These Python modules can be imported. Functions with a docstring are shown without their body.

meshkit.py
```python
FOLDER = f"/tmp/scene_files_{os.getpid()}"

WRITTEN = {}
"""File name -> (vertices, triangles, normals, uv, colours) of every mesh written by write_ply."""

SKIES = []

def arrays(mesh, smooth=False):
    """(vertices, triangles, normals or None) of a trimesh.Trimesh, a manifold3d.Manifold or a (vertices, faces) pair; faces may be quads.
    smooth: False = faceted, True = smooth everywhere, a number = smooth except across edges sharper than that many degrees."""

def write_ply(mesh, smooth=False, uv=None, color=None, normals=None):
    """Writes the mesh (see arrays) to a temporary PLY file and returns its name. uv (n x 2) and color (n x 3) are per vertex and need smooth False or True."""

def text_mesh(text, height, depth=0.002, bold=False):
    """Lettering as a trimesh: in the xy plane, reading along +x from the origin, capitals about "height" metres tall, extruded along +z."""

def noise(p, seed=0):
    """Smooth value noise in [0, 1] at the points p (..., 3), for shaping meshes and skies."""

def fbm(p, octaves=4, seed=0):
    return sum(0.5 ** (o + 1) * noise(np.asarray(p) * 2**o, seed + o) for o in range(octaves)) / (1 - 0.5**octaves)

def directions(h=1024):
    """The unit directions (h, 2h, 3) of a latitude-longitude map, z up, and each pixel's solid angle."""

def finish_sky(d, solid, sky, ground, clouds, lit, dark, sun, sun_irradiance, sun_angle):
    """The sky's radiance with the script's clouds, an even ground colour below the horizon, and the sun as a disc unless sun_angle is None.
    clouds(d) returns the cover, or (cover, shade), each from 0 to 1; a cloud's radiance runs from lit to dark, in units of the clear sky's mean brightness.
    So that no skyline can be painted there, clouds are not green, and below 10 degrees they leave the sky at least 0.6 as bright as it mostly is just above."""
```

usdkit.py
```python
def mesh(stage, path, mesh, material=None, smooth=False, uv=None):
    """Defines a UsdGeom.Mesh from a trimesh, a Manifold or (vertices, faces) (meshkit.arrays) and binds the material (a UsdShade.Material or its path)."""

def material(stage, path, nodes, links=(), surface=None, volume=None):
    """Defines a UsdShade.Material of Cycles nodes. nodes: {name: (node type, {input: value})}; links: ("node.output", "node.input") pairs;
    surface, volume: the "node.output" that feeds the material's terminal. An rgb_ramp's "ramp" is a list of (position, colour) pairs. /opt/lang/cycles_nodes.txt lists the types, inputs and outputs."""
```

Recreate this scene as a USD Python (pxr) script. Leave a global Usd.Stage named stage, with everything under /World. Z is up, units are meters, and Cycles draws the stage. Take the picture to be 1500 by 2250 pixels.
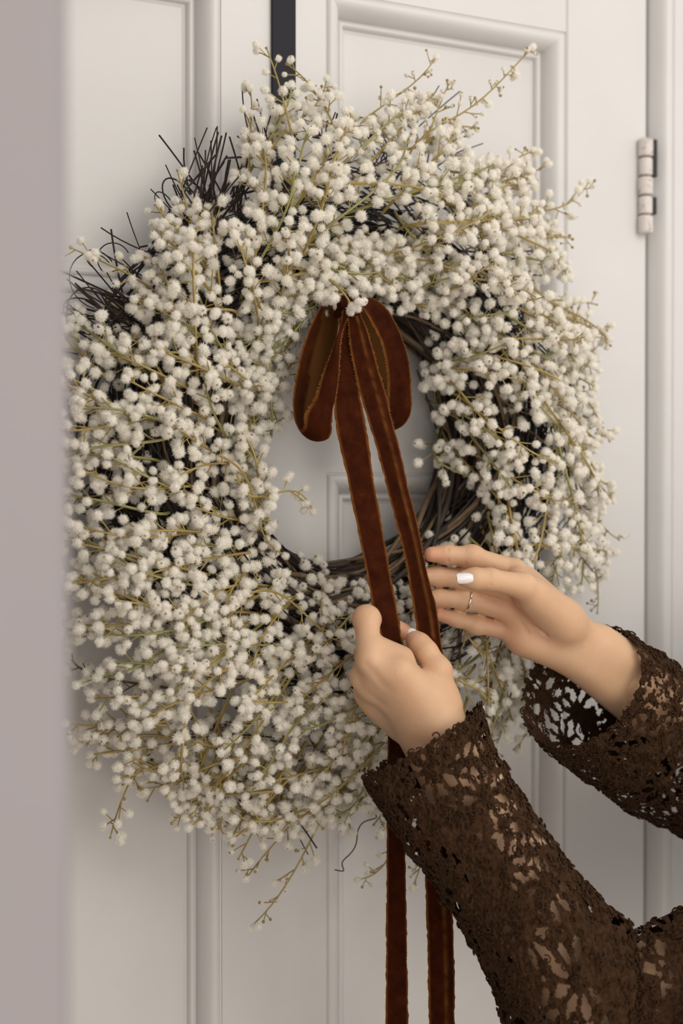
import math, random
import numpy as np, trimesh, manifold3d as m3
import usdkit, meshkit
from scipy.interpolate import CubicSpline
from pxr import Usd, UsdGeom, UsdLux, UsdShade, Gf, Sdf, Vt

stage = Usd.Stage.CreateInMemory()
UsdGeom.SetStageUpAxis(stage, 'Z'); UsdGeom.SetStageMetersPerUnit(stage, 1.0)
UsdGeom.Xform.Define(stage, '/World')
rng = np.random.default_rng(11); random.seed(11)

# ------------------------------------------------------------------ camera
FX = 3125.0                       # 50 mm lens on a 24 mm wide frame, in pixels of the 1500 px wide picture
TH = math.radians(26.3)           # the door is seen from its left
CAMZ, DIST, PITCH = 1.50, 1.3315, math.radians(0.8)
CAM = np.array([-DIST*math.sin(TH), -DIST*math.cos(TH), CAMZ])
RIGHT = np.array([math.cos(TH), -math.sin(TH), 0.0])
FWD = np.array([math.sin(TH)*math.cos(PITCH), math.cos(TH)*math.cos(PITCH), -math.sin(PITCH)])
UP = np.cross(RIGHT, FWD)
cam = UsdGeom.Camera.Define(stage, '/World/camera')
mt = np.eye(4); mt[0, :3], mt[1, :3], mt[2, :3], mt[3, :3] = RIGHT, UP, -FWD, CAM
cam.AddTransformOp().Set(Gf.Matrix4d(*map(float, mt.ravel())))
cam.CreateHorizontalApertureAttr(24.0); cam.CreateVerticalApertureAttr(36.0); cam.CreateFocalLengthAttr(50.0)
cam.CreateClippingRangeAttr(Gf.Vec2f(0.02, 100.0))
cam.CreateFStopAttr(4.0); cam.CreateFocusDistanceAttr(1.17)
cam.CreateExposureAttr(-0.02)

# ------------------------------------------------------------------ light
def dome(color, k):
    d = UsdLux.DomeLight.Define(stage, '/World/ambient_light')
    d.CreateIntensityAttr(k); d.CreateColorAttr(Gf.Vec3f(*color))
def rect(name, at, to, w, h, k, color):
    l = UsdLux.RectLight.Define(stage, '/World/' + name)
    at, to = np.array(at, float), np.array(to, float)
    z = at-to; z /= np.linalg.norm(z); x = np.cross([0, 0, 1], z); x /= np.linalg.norm(x); y = np.cross(z, x)
    m = np.eye(4); m[0, :3], m[1, :3], m[2, :3], m[3, :3] = x, y, z, at
    l.AddTransformOp().Set(Gf.Matrix4d(*map(float, m.ravel())))
    l.CreateWidthAttr(w); l.CreateHeightAttr(h); l.CreateIntensityAttr(k); l.CreateColorAttr(Gf.Vec3f(*color))
dome((1.0, 0.955, 0.945), 0.33)
rect('unseen_lamp_light', (0.50, -1.85, 2.45), (0.1, 0, 1.5), 0.7, 0.7, 7.2, (1.0, 0.94, 0.84))  # out of view, high in front on the right; throws the soft shadows leftward
rect('unseen_front_light', (-0.75, -3.3, 1.15), (0.1, 0, 1.2), 1.8, 1.7, 2.3, (1.0, 0.90, 0.79))  # out of view behind the camera, placed low to light the lower door

# ------------------------------------------------------------------ helpers
def P(px, py, w=0.0):
    """The point that the photograph shows at (px, py), w metres in front of the door."""
    d = FWD + RIGHT*((px-750)/FX) - UP*((py-1125)/FX)
    s = (-w-CAM[1])/d[1]
    return CAM + d*s
def PC(rows):
    """[(px, py, w in cm)] -> points"""
    return np.array([P(a, b, c/100) for a, b, c in rows])

_used = {}
def numbered(parent, name):
    k = (parent, name); n = _used.get(k, 0); _used[k] = n+1
    return name if n == 0 else f'{name}_{n:03d}'
def path_of(p): return '/World' if p is None else (p if isinstance(p, str) else str(p.GetPath()))
def data(p, label=None, cat=None, group=None, kind=None):
    for k, v in (('label', label), ('category', cat), ('group', group), ('kind', kind)):
        if v: p.SetCustomDataByKey(k, v)
    return p
def thing(name, at=(0, 0, 0), parent=None, **kw):
    pp = path_of(parent); x = UsdGeom.Xform.Define(stage, f'{pp}/{numbered(pp, name)}')
    x.AddTranslateOp().Set(Gf.Vec3d(*map(float, at)))
    p = x.GetPrim()
    ORIGIN[str(p.GetPath())] = np.array(at, float)
    return data(p, **kw)
ORIGIN = {}
def origin(parent):
    pp, o = path_of(parent), np.zeros(3)
    while pp != '/World':
        o = o + ORIGIN.get(pp, 0); pp = pp.rsplit('/', 1)[0]
    return o
def obj(name, mesh, mat, parent=None, smooth=False, prim=None, **kw):
    """ONE Mesh prim; vertices are given in world coordinates and stored relative to the thing's base."""
    pp = path_of(parent); path = f'{pp}/{numbered(pp, name)}'
    v, f, n = meshkit.arrays(mesh, smooth)
    m = usdkit.mesh(stage, path, (v-origin(parent), f), mat)
    if n is not None:
        m.CreateNormalsAttr(Vt.Vec3fArray.FromNumpy(n.astype(np.float32))); m.SetNormalsInterpolation('vertex')
    if prim:
        for k, a in prim.items():
            UsdGeom.PrimvarsAPI(m).CreatePrimvar(k, Sdf.ValueTypeNames.FloatArray, 'vertex').Set(Vt.FloatArray.FromNumpy(np.asarray(a, np.float32)))
    return data(m.GetPrim(), **kw)
cat_ = trimesh.util.concatenate
def box(x0, x1, y0, y1, z0, z1, bevel=0.0):
    if bevel:
        b = bevel; pts = []
        for x, sx in ((x0, 1), (x1, -1)):
            for y, sy in ((y0, 1), (y1, -1)):
                for z, sz in ((z0, 1), (z1, -1)):
                    pts += [(x+sx*b, y+sy*b, z), (x+sx*b, y, z+sz*b), (x, y+sy*b, z+sz*b)]
        return trimesh.convex.convex_hull(np.array(pts))
    m = trimesh.creation.box([x1-x0, y1-y0, z1-z0]); m.apply_translation([(x0+x1)/2, (y0+y1)/2, (z0+z1)/2]); return m
def frames(p):
    p = np.asarray(p, float); t = np.gradient(p, axis=0); t /= np.linalg.norm(t, axis=1, keepdims=True)+1e-12
    a = np.zeros_like(t); ref = np.array([0, 0, 1.0]) if abs(t[0, 2]) < .9 else np.array([1.0, 0, 0])
    a[0] = np.cross(t[0], ref)
    for i in range(1, len(t)): a[i] = a[i-1]-t[i]*np.dot(a[i-1], t[i])
    a -= t*(a*t).sum(1, keepdims=True); a /= np.linalg.norm(a, axis=1, keepdims=True)+1e-12
    return t, a, np.cross(t, a)
def tube(p, r, sides=6, cap=True):
    p = np.asarray(p, float); t, a, b = frames(p); n = len(p)
    ang = np.arange(sides)*2*np.pi/sides
    r = np.broadcast_to(np.asarray(r, float), (n,))
    v = p[:, None]+r[:, None, None]*(np.cos(ang)[None, :, None]*a[:, None]+np.sin(ang)[None, :, None]*b[:, None])
    i, j = np.meshgrid(np.arange(n-1), np.arange(sides), indexing='ij'); k = (j+1) % sides
    q = np.stack([i*sides+j, i*sides+k, (i+1)*sides+k, (i+1)*sides+j], -1).reshape(-1, 4)
    f = np.vstack([q[:, [0, 1, 2]], q[:, [0, 2, 3]]]); v = v.reshape(-1, 3)
    if cap:
        c = len(v); v = np.vstack([v, p[:1], p[-1:]]); s = np.arange(sides); s2 = (s+1) % sides
        f = np.vstack([f, np.stack([s2, s, np.full(sides, c)], 1), np.stack([s+(n-1)*sides, s2+(n-1)*sides, np.full(sides, c+1)], 1)])
    return v, f
class Bag:
    def __init__(s): s.v, s.f, s.n = [], [], 0
    def add(s, vf):
        v, f = (vf.vertices, vf.faces) if hasattr(vf, 'faces') else vf
        s.v.append(np.asarray(v)); s.f.append(np.asarray(f)+s.n); s.n += len(v); return s
    def mesh(s): return (np.vstack(s.v), np.vstack(s.f))
def curve(p, n=24):
    p = np.asarray(p, float)
    if len(p) == 2: return np.linspace(p[0], p[1], n)
    d = np.r_[0, np.cumsum(np.linalg.norm(np.diff(p, axis=0), axis=1)+1e-9)]
    return CubicSpline(d, p)(np.linspace(0, d[-1], n))

# ------------------------------------------------------------------ materials
UsdGeom.Scope.Define(stage, '/World/Looks')
def mat(name, nodes, links=(), surface='p.BSDF'):
    return usdkit.material(stage, '/World/Looks/'+name, nodes, links, surface=surface)
def lin(c): c = np.array(c, float)/255; return tuple(np.where(c <= .04045, c/12.92, ((c+.055)/1.055)**2.4))
def paint(name, c, rough=0.4, bump=0.25):
    return mat(name, {'g': ('geometry', {}), 'n': ('noise_texture', {'scale': 9.0, 'detail': 4.0}), 'n2': ('noise_texture', {'scale': 160.0, 'detail': 3.0}),
        'r': ('rgb_ramp', {'ramp': [(0.3, tuple(np.array(c)*.96)), (0.7, c)]}), 'b': ('bump', {'strength': bump, 'distance': 0.0006}),
        'p': ('principled_bsdf', {'roughness': rough})},
        [('g.position', 'n.vector'), ('g.position', 'n2.vector'), ('n.fac', 'r.fac'), ('r.color', 'p.base_color'), ('n2.fac', 'b.height'), ('b.normal', 'p.normal')])
M = {}
M['door'] = paint('door_paint', (0.655, 0.643, 0.618), 0.42)
M['trim'] = paint('trim_paint', (0.655, 0.643, 0.62), 0.38)
M['wall'] = paint('wall_paint', (0.285, 0.262, 0.264), 0.7, 0.15)
M['floor'] = paint('floor_oak', (0.42, 0.33, 0.25), 0.45)  # floor is out of view; kept pale to bounce light onto the lower door
M['hanger'] = mat('black_metal', {'p': ('principled_bsdf', {'base_color': (0.012, 0.012, 0.017), 'roughness': 0.6, 'specular_ior_level': 0.25})})
M['gap_shade_and_shoe'] = mat('gap_shade_and_shoe', {'p': ('principled_bsdf', {'base_color': (0.012, 0.011, 0.010), 'roughness': 0.6})})  # near black, for the shaded gap by the hinge and for the shoes
M['bare'] = mat('bare_hinge_metal', {'p': ('principled_bsdf', {'base_color': (0.10, 0.065, 0.045), 'roughness': 0.6})})
M['hinge'] = mat('worn_hinge_paint', {'g': ('geometry', {}), 'n': ('noise_texture', {'scale': 120.0, 'detail': 5.0, 'roughness': 0.7}),
    'r': ('rgb_ramp', {'ramp': [(0.3, (0.25, 0.19, 0.14)), (0.42, (0.62, 0.57, 0.52)), (0.6, (0.66, 0.62, 0.58))]}), 'p': ('principled_bsdf', {'roughness': 0.45})},
    [('g.position', 'n.vector'), ('n.fac', 'r.fac'), ('r.color', 'p.base_color')])
def woody(name, a, b, scale, rough=0.7):
    return mat(name, {'g': ('geometry', {}), 'n': ('noise_texture', {'scale': scale, 'detail': 5.0, 'roughness': 0.65}), 'r': ('rgb_ramp', {'ramp': [(0.3, a), (0.7, b)]}),
        'b': ('bump', {'strength': 0.6, 'distance': 0.001}), 'p': ('principled_bsdf', {'roughness': rough})},
        [('g.position', 'n.vector'), ('n.fac', 'r.fac'), ('r.color', 'p.base_color'), ('n.fac', 'b.height'), ('b.normal', 'p.normal')])
M['vine'] = woody('vine_bark', (0.014, 0.009, 0.006), (0.050, 0.034, 0.022), 60)
M['vine_pale'] = woody('vine_bark_pale', (0.075, 0.046, 0.023), (0.19, 0.125, 0.066), 60)
M['twig'] = woody('dark_twig', (0.016, 0.009, 0.007), (0.050, 0.027, 0.020), 90)
M['tangle'] = woody('tangle_twig_gap_shade', (0.007, 0.0045, 0.004), (0.020, 0.012, 0.010), 90)  # darker than the bundle twigs: shade of the gaps put into the colour
M['stem'] = woody('spray_stem', (0.25, 0.175, 0.048), (0.40, 0.305, 0.10), 45, 0.55)
M['stem_green'] = woody('spray_stem_green', (0.20, 0.185, 0.058), (0.32, 0.285, 0.10), 45, 0.55)
M['stem_brown'] = woody('spray_stem_brown', (0.10, 0.055, 0.028), (0.20, 0.125, 0.06), 45, 0.6)
M['fuzz'] = mat('blossom_fuzz', {'a': ('attribute', {'attribute': 'tint'}), 'r': ('rgb_ramp', {'ramp': [(0.0, (0.985, 0.962, 0.895)), (0.45, (0.83, 0.75, 0.60)), (1.0, (0.16, 0.085, 0.03))]}),
    'd': ('diffuse_bsdf', {}), 't': ('translucent_bsdf', {}), 'm': ('mix_closure', {'fac': 0.42})},
    [('a.fac', 'r.fac'), ('r.color', 'd.color'), ('r.color', 't.color'), ('d.BSDF', 'm.closure1'), ('t.BSDF', 'm.closure2')], surface='m.closure')
#MORE
# ------------------------------------------------------------------ the setting: door, casing, walls, floor
def X(px): return P(px, 1081)[0]
TOPZ, ST = CAMZ+0.575, 0.044
xl, xm0, xm1, xr0, xr1 = None, X(487), X(715), X(1240.5), X(1420)
pw = xr0-xm1                                   # panel opening width
xl1 = xm0-pw; xl = xl1-(xr1-xr0)
z_up1, z_lo1 = P(1235, 69)[2], P(719, 1038)[2]
z_up0, z_lo0 = z_lo1+0.150, 0.24
door = thing('door_1', (xr1, 0, 0), kind='structure', label='white painted panelled door that the wreath hangs on')
PAN = 0.021
for nm, b in (('stile', (xl, xl1, 0.008, TOPZ)), ('stile', (xr0, xr1, 0.008, TOPZ)), ('mullion', (xm0, xm1, z_lo0, z_up1)),
              ('rail', (xl1, xr0, z_up1, TOPZ)), ('rail', (xl1, xm0, z_up0-0.150, z_up0)), ('rail', (xm1, xr0, z_up0-0.150, z_up0)), ('rail', (xl1, xr0, 0.008, z_lo0))):
    bv = 0.003 if nm == 'stile' else 0
    obj(nm, box(b[0], b[1], 0, ST, b[2], b[3], bv), M['door'], door)
prof = [(0, 0), (0.0004, .0016), (.0016, .0019), (.0026, .0003), (.0045, -.0012), (.008, -.0014), (.0115, .0004), (.0148, .0040), (.0175, .0088), (.0190, .0135), (.0194, .0165), (.0202, .0168),
        (.0212, .0150), (.0232, .0142), (.0250, .0150), (.0262, .0172), (.0268, .0196), (.030, PAN), (.030, .030), (0, .030)]
def moulding(x0, x1, z0, z1):
    """four mitred lengths around an opening"""
    o, y = np.array(prof).T
    ends = {'t': ((x0+o, z1-o), (x1-o, z1-o)), 'r': ((x1-o, z1-o), (x1-o, z0+o)), 'b': ((x1-o, z0+o), (x0+o, z0+o)), 'l': ((x0+o, z0+o), (x0+o, z1-o))}
    for (a, b) in ends.values():
        bc = lambda q: np.broadcast_to(q, o.shape)
        A = np.stack([bc(a[0]), y, bc(a[1])], 1); B = np.stack([bc(b[0]), y, bc(b[1])], 1); n = len(o)
        i = np.arange(n); j = (i+1) % n
        f = np.vstack([np.stack([i, j, j+n], 1), np.stack([i, j+n, i+n], 1)])
        yield trimesh.Trimesh(np.vstack([A, B]), f, process=False)
for (x0, x1) in ((xl1, xm0), (xm1, xr0)):
    for (z0, z1) in ((z_up0, z_up1), (z_lo0, z_lo1)):
        obj('panel', box(x0+.028, x1-.028, PAN, PAN+.012, z0+.028, z1-.028), M['door'], door)
        for m_ in moulding(x0, x1, z0, z1): obj('moulding', m_, M['door'], door, smooth=50)
# hinge on the right edge
hz0, hz1 = P(1417, 516, .004)[2], P(1417, 305, .004)[2]; hx = P(1417.5, 410, .006)[0]
hg = thing('hinge', (hx, -.006, hz0), parent=door, label='old painted hinge, bare at its worn joints')
hh = (hz1-hz0)/5
for k in range(5):
    za, zb = hz0+hh*k, hz0+hh*(k+1); rr = .0078 if k % 2 == 0 else .0072
    pr = np.array([(0, za+.0007), (rr-.0014, za+.0007), (rr, za+.0020), (rr, zb-.0020), (rr-.0014, zb-.0007), (0, zb-.0007)])
    kn = trimesh.creation.revolve(pr, sections=24); kn.apply_translation([hx, -.006, 0]); obj('knuckle', kn, M['hinge'], hg, smooth=40)
obj('pin', box(hx-.0058, hx+.0058, -.0115, -.001, hz0+.001, hz1-.001, .003), M['bare'], hg)
obj('leaf', box(hx+.002, hx+.0115, -.0105, .004, hz0+hh*1.05, hz0+hh*1.95, .0005), M['gap_shade_and_shoe'], hg, label='dark bare edge of the hinge leaf')  # solid dark strips drawn where the gap beside the knuckles is in shade
obj('leaf', box(hx+.002, hx+.0120, -.0105, .004, hz0+hh*3.0, hz1-.001, .0005), M['gap_shade_and_shoe'], hg, label='dark bare edge of the hinge leaf')
# jamb with a rounded bead, then the flat casing
def extr(profile, z0, z1):
    p = np.asarray(profile, float); n = len(p); i = np.arange(n); j = (i+1) % n
    v = np.vstack([np.c_[p, np.full(n, z0)], np.c_[p, np.full(n, z1)]])
    f = np.vstack([np.stack([i, j, j+n], 1), np.stack([i, j+n, i+n], 1)])
    caps = trimesh.creation.triangulate_polygon(__import__('shapely').Polygon(p), engine='earcut')
    t = trimesh.Trimesh(v, f, process=False)
    return t
gx = X(1432); bx0, bx1, cx1 = X(1434), X(1468), X(1468)+.075
a = np.linspace(0, 1, 12)
bead = [(bx0, .05)]+[(bx0+(bx1-bx0)*(.02+.9*t), .012-.018*math.sin(min(1, t*1.25)*math.pi/2)) for t in a]+[(bx1-.0012, -.006), (bx1-.0010, -.0035), (bx1, -.0035), (bx1, .05)]
obj('trim_1', extr(bead, 0, TOPZ+.02), M['trim'], smooth=40, kind='structure', label='rounded white bead of the door frame beside the hinge')
obj('trim_5', box(xr1-.012, bx0+.006, ST+.003, ST+.02, 0, TOPZ+.003), M['trim'], kind='structure', label='door stop behind the gap at the hinge side')  # added behind the gap so that no ambient light leaks through
obj('trim_2', box(bx1, cx1, -.0062, .05, 0, TOPZ+.10, .0015), M['trim'], kind='structure', label='flat white casing board at the right edge')
obj('trim_3', box(xl-.03, bx1, -.006, .05, TOPZ+.004, TOPZ+.10, .0015), M['trim'], kind='structure', label='white casing board over the door')
obj('trim_4', box(xl-.10, xl-.004, -.0062, .05, 0, TOPZ+.10, .0015), M['trim'], kind='structure', label='white casing board on the left of the door')
obj('wall_right', box(cx1, cx1+1.1, 0, .10, 0, 2.6), M['trim'], kind='structure', label='white wall right of the door')
obj('wall_back', box(xl-.10, cx1, 0, .10, TOPZ+.10, 2.6), M['trim'], kind='structure', label='white wall above the door')
e = CAM+.5*np.array([math.sin(TH), math.cos(TH), 0])+RIGHT*((158-750)/FX*.5)
obj('wall_left', box(e[0]-.9, e[0], e[1], -.0, 0, 2.6, .004), M['wall'], kind='structure', label='out of focus mauve grey wall end close to the camera')
obj('floor', box(-1.6, 2.2, -2.6, .1, -.05, 0), M['floor'], kind='structure', label='wooden floor below the door')
# hanger over the door
hx0, hx1 = P(598, 60, .004)[0], P(649.5, 60, .004)[0]
hgr = thing('wreath_hanger', ((hx0+hx1)/2, 0, TOPZ), label='flat black metal over-the-door hanger strap above the wreath', cat='hanger')
zc = P(745, 640, .05)[2]
obj('strap', box(hx0, hx1, -.0045, -.0008, zc-.02, TOPZ+.003, .0004), M['hanger'], hgr)
obj('top_fold', box(hx0, hx1, -.0045, .050, TOPZ+.0006, TOPZ+.004, .0004), M['hanger'], hgr)
obj('hook', tube(curve([((hx0+hx1)/2, -.004, zc-.012), ((hx0+hx1)/2, -.03, zc-.02), ((hx0+hx1)/2, -.045, zc-.005), ((hx0+hx1)/2, -.048, zc+.012)], 14), .004, 8), M['hanger'], hgr, smooth=40)
# ------------------------------------------------------------------ the wreath
WC = P(745, 960, .05)                             # middle of the ring
WR, WT = 0.150, 0.040                             # ring radius, tube radius
wreath = thing('wreath', (WC[0], -.01, WC[2]), label='large round wreath of fuzzy white blossom sprays on a dark twig ring', cat='wreath')
def ring(phi, rad, w):                           # phi clockwise from the top, as seen from the room
    return np.stack([WC[0]+rad*np.sin(phi), -np.broadcast_to(w, np.shape(phi)), WC[2]+rad*np.cos(phi)], -1)
for k in range(95):                              # grapevines wound into the ring
    n = 70; t0 = rng.uniform(0, 2*np.pi); span = rng.uniform(1.3, 2.2)*np.pi; tw = rng.uniform(.6, 1.6)*rng.choice([-1, 1]); r0 = WT*math.sqrt(rng.uniform(.15, 1.0)); a0 = rng.uniform(0, 2*np.pi)
    ph = t0+np.linspace(0, span, n); a = a0+tw*(ph-t0)
    wob = .004*np.sin(ph*rng.uniform(3, 7)+rng.uniform(0, 6))
    rr = np.clip(r0+wob, 0, WT+.003)
    p = ring(ph, WR+rr*np.cos(a), .050+rr*np.sin(a)*.98)
    rad = rng.uniform(.0014, .0030)*(1+.12*np.sin(ph*17+k))
    obj('vine', tube(p, rad, 6), M['vine_pale' if rng.random() < .45 else 'vine'], wreath, smooth=60, **({'label': None} if k == 0 else {}))
bag = Bag()                                       # wiry twigs packed around the ring, near black to deepen the shaded gaps
for k in range(1700):
    ph = rng.uniform(0, 2*np.pi); L = rng.uniform(.05, .12); rad = WR+rng.normal(0.018, .024); w = rng.uniform(.02, .088)
    s = rng.choice([-1, 1]); d = L/WR*s
    t = np.linspace(0, 1, 5)
    p = ring(ph+d*t, rad+rng.uniform(-.02, .05)*t+rng.uniform(-.01, .01)*np.sin(t*3.1), np.clip(w+rng.uniform(-.025, .03)*t, .012, .10))
    e_ = (p[:, 0]-WC[0])/np.hypot(p[:, 0]-WC[0], p[:, 2]-WC[2]); up = (p[:, 2]-WC[2])
    rr = np.hypot(p[:, 0]-WC[0], up)
    if rr.min() < WR-.036: continue
    bag.add(tube(p, rng.uniform(.0006, .0013), 3, False))
obj('twig_tangle', bag.mesh(), M['tangle'], wreath, kind='stuff', label='tangle of thin dark twigs packed around the ring')
def bundle(base, dirpx, n, length, spread, w0, loops=0):
    """a brush of thin dark twigs that sticks out of the ring; pixel measures of the photograph give place and direction"""
    b = Bag(); B = P(*base, w0); Q = P(base[0]+dirpx[0], base[1]+dirpx[1], w0)-B; Q /= np.linalg.norm(Q)
    side = np.cross(Q, [0, 1, 0])
    for k in range(n):
        a = rng.normal(0, spread); d = Q*math.cos(a)+side*math.sin(a)+np.array([0, rng.normal(-.05, .18), 0]); d /= np.linalg.norm(d)
        o = B+side*rng.normal(0, .012)+Q*rng.uniform(-.03, .01)+np.array([0, rng.normal(0, .006), 0]); L = length*rng.uniform(.5, 1.1)
        bend = side*rng.normal(0, .12)
        t = np.linspace(0, 1, 6)[:, None]
        b.add(tube(o+d*L*t+bend*L*t**2, rng.uniform(.0005, .0009), 4))
    for k in range(loops):
        R_ = length*rng.uniform(.22, .42); c = B+Q*length*rng.uniform(.3, .7)+side*rng.normal(0, .012); t = np.linspace(rng.uniform(-2.6, -1.6), rng.uniform(1.2, 2.4), 16)
        s2 = rng.uniform(.5, 1.1)
        b.add(tube(c+Q*R_*np.cos(t)[:, None]+side*(R_*s2*np.sin(t))[:, None]+np.array([0, 1, 0])*(rng.normal(0, .2)*R_*t)[:, None], rng.uniform(.0004, .0007), 4))
    obj('twig_bundle', b.mesh(), M['twig'], wreath, label=None)
for a in (((468, 470), (20, -120), 52, .070, .34, .06, 0), ((430, 450), (-40, -60), 8, .045, .5, .05, 2), ((285, 715), (-90, -45), 52, .060, .24, .07, 3), ((300, 610), (-30, -20), 5, .05, .5, .06, 2),
          ((590, 330), (10, -60), 9, .05, .5, .05, 0), ((700, 300), (10, -30), 12, .02, .6, .06, 1), ((840, 350), (0, -50), 24, .035, .7, .05, 8), ((1000, 440), (20, -60), 14, .05, .9, .05, 1),
          ((930, 330), (80, -90), 6, .075, .35, .05, 0), ((480, 1640), (10, 70), 22, .035, .6, .05, 1), ((520, 1720), (20, 30), 7, .03, .6, .05, 1), ((610, 1760), (10, 60), 12, .05, .7, .05, 0),
          ((420, 540), (-20, -60), 26, .05, .6, .06, 2), ((1000, 620), (60, -20), 18, .05, .7, .06, 1), ((250, 1000), (-60, 40), 30, .05, .8, .06, 2), ((1080, 560), (60, -30), 16, .05, .8, .06, 0), ((300, 1160), (-60, 10), 26, .05, .8, .06, 0)):
    bundle(*a)
tend = curve(PC([(770, 1720, 5), (800, 1765, 5), (826, 1797, 5), (800, 1806, 5.2), (786, 1826, 5.4), (783, 1850, 5.3), (765, 1880, 5), (751, 1898, 5), (754, 1908, 5), (735, 1911, 5)]), 60)
obj('tendril', tube(tend, .0006, 5), M['twig'], wreath, smooth=True, label='thin curling dark tendril hanging below the wreath')

# blossoms: a lumpy core in a coat of fine hairs; "tint" browns the bud end of some
def ico(n):
    m = trimesh.creation.icosphere(n); return np.array(m.vertices), np.array(m.faces)
IV, IF = ico(2)
def blossom_shape(seed, hairs=520):
    """about 1 cm long, stalk at the origin, pointing along +z"""
    g = np.random.default_rng(seed); L = g.uniform(.0041, .0056); R = g.uniform(.0036, .0043)
    v = IV*np.array([R, R, L])*.86; v *= (1+.30*(meshkit.noise(IV*1.7+seed*7.3, seed)-.5)+.14*(meshkit.noise(IV*4+seed, seed+3)-.5))[:, None]
    tint = np.clip((meshkit.noise(IV*2.2+9+seed, seed+5)-.62)*1.1, 0, .30)
    if seed % 3 == 0: tint = np.maximum(tint, np.clip((IV[:, 2]-.93)*18, 0, 1))
    b = Bag().add((v, IF)); tv = [tint]
    d = g.normal(size=(hairs, 3)); d /= np.linalg.norm(d, axis=1, keepdims=True)
    from_ = d*np.array([R, R, L])*.80; ln = g.uniform(.0013, .0033, hairs)
    n = d/np.array([R, R, L]); n /= np.linalg.norm(n, axis=1, keepdims=True); n = n+g.normal(0, .28, (hairs, 3)); n /= np.linalg.norm(n, axis=1, keepdims=True)
    s = np.cross(n, g.normal(size=(hairs, 3))); s /= np.linalg.norm(s, axis=1, keepdims=True)
    hv = np.stack([from_-s*.00020, from_+s*.00020, from_+n*ln[:, None]], 1).reshape(-1, 3)
    b.add((hv, np.arange(hairs*3).reshape(-1, 3))); tv.append(np.repeat(np.where((seed % 3 == 0) & (d[:, 2] > .94), .8, 0.0), 3))
    vv, ff = b.mesh(); vv = vv+np.array([0, 0, L*.85]); return vv, ff, np.concatenate(tv)
BLOOM = [blossom_shape(s) for s in range(8)]
FC = np.array([735.0, 965.0])
OUT = np.array([(640, 190), (700, 250), (760, 285), (880, 235), (980, 265), (1050, 330), (1150, 400), (1200, 490), (1235, 590), (1290, 700), (1310, 850), (1325, 980), (1310, 1130), (1330, 1200), (1300, 1310), (1235, 1400),
                (1180, 1480), (1150, 1560), (1060, 1650), (940, 1720), (840, 1750), (740, 1800), (620, 1830), (520, 1800), (400, 1720), (300, 1690), (230, 1620), (190, 1540), (150, 1440), (110, 1300), (85, 1100), (80, 900),
                (100, 780), (150, 700), (195, 745), (290, 710), (300, 620), (335, 540), (375, 490), (425, 495), (490, 440), (530, 370), (570, 260)], float)
INN = np.array([(690, 705), (600, 790), (592, 900), (560, 1000), (560, 1080), (600, 1190), (655, 1245), (750, 1265), (830, 1290), (900, 1250), (960, 1200), (1000, 1160), (1015, 1080), (985, 1010), (945, 930), (925, 830), (950, 745), (900, 690), (780, 672)], float)
import shapely
AREA = shapely.Polygon(OUT, [INN]); shapely.prepare(AREA); OUTP, INNP = shapely.Polygon(OUT), shapely.Polygon(INN)
def height(px, py):
    """how far the blossom surface stands off the door, cm: swells from the inner rim, falls to the outer one"""
    pt = shapely.Point(px, py); do, di = OUTP.exterior.distance(pt), INNP.exterior.distance(pt)
    s = do/(do+di+1e-6) if OUTP.contains(pt) else 0
    return 4.5+9.5*math.sin(math.pi*min(1, s*.92+.04)**.8)**.8 if s > 0 else 4.5
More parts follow.
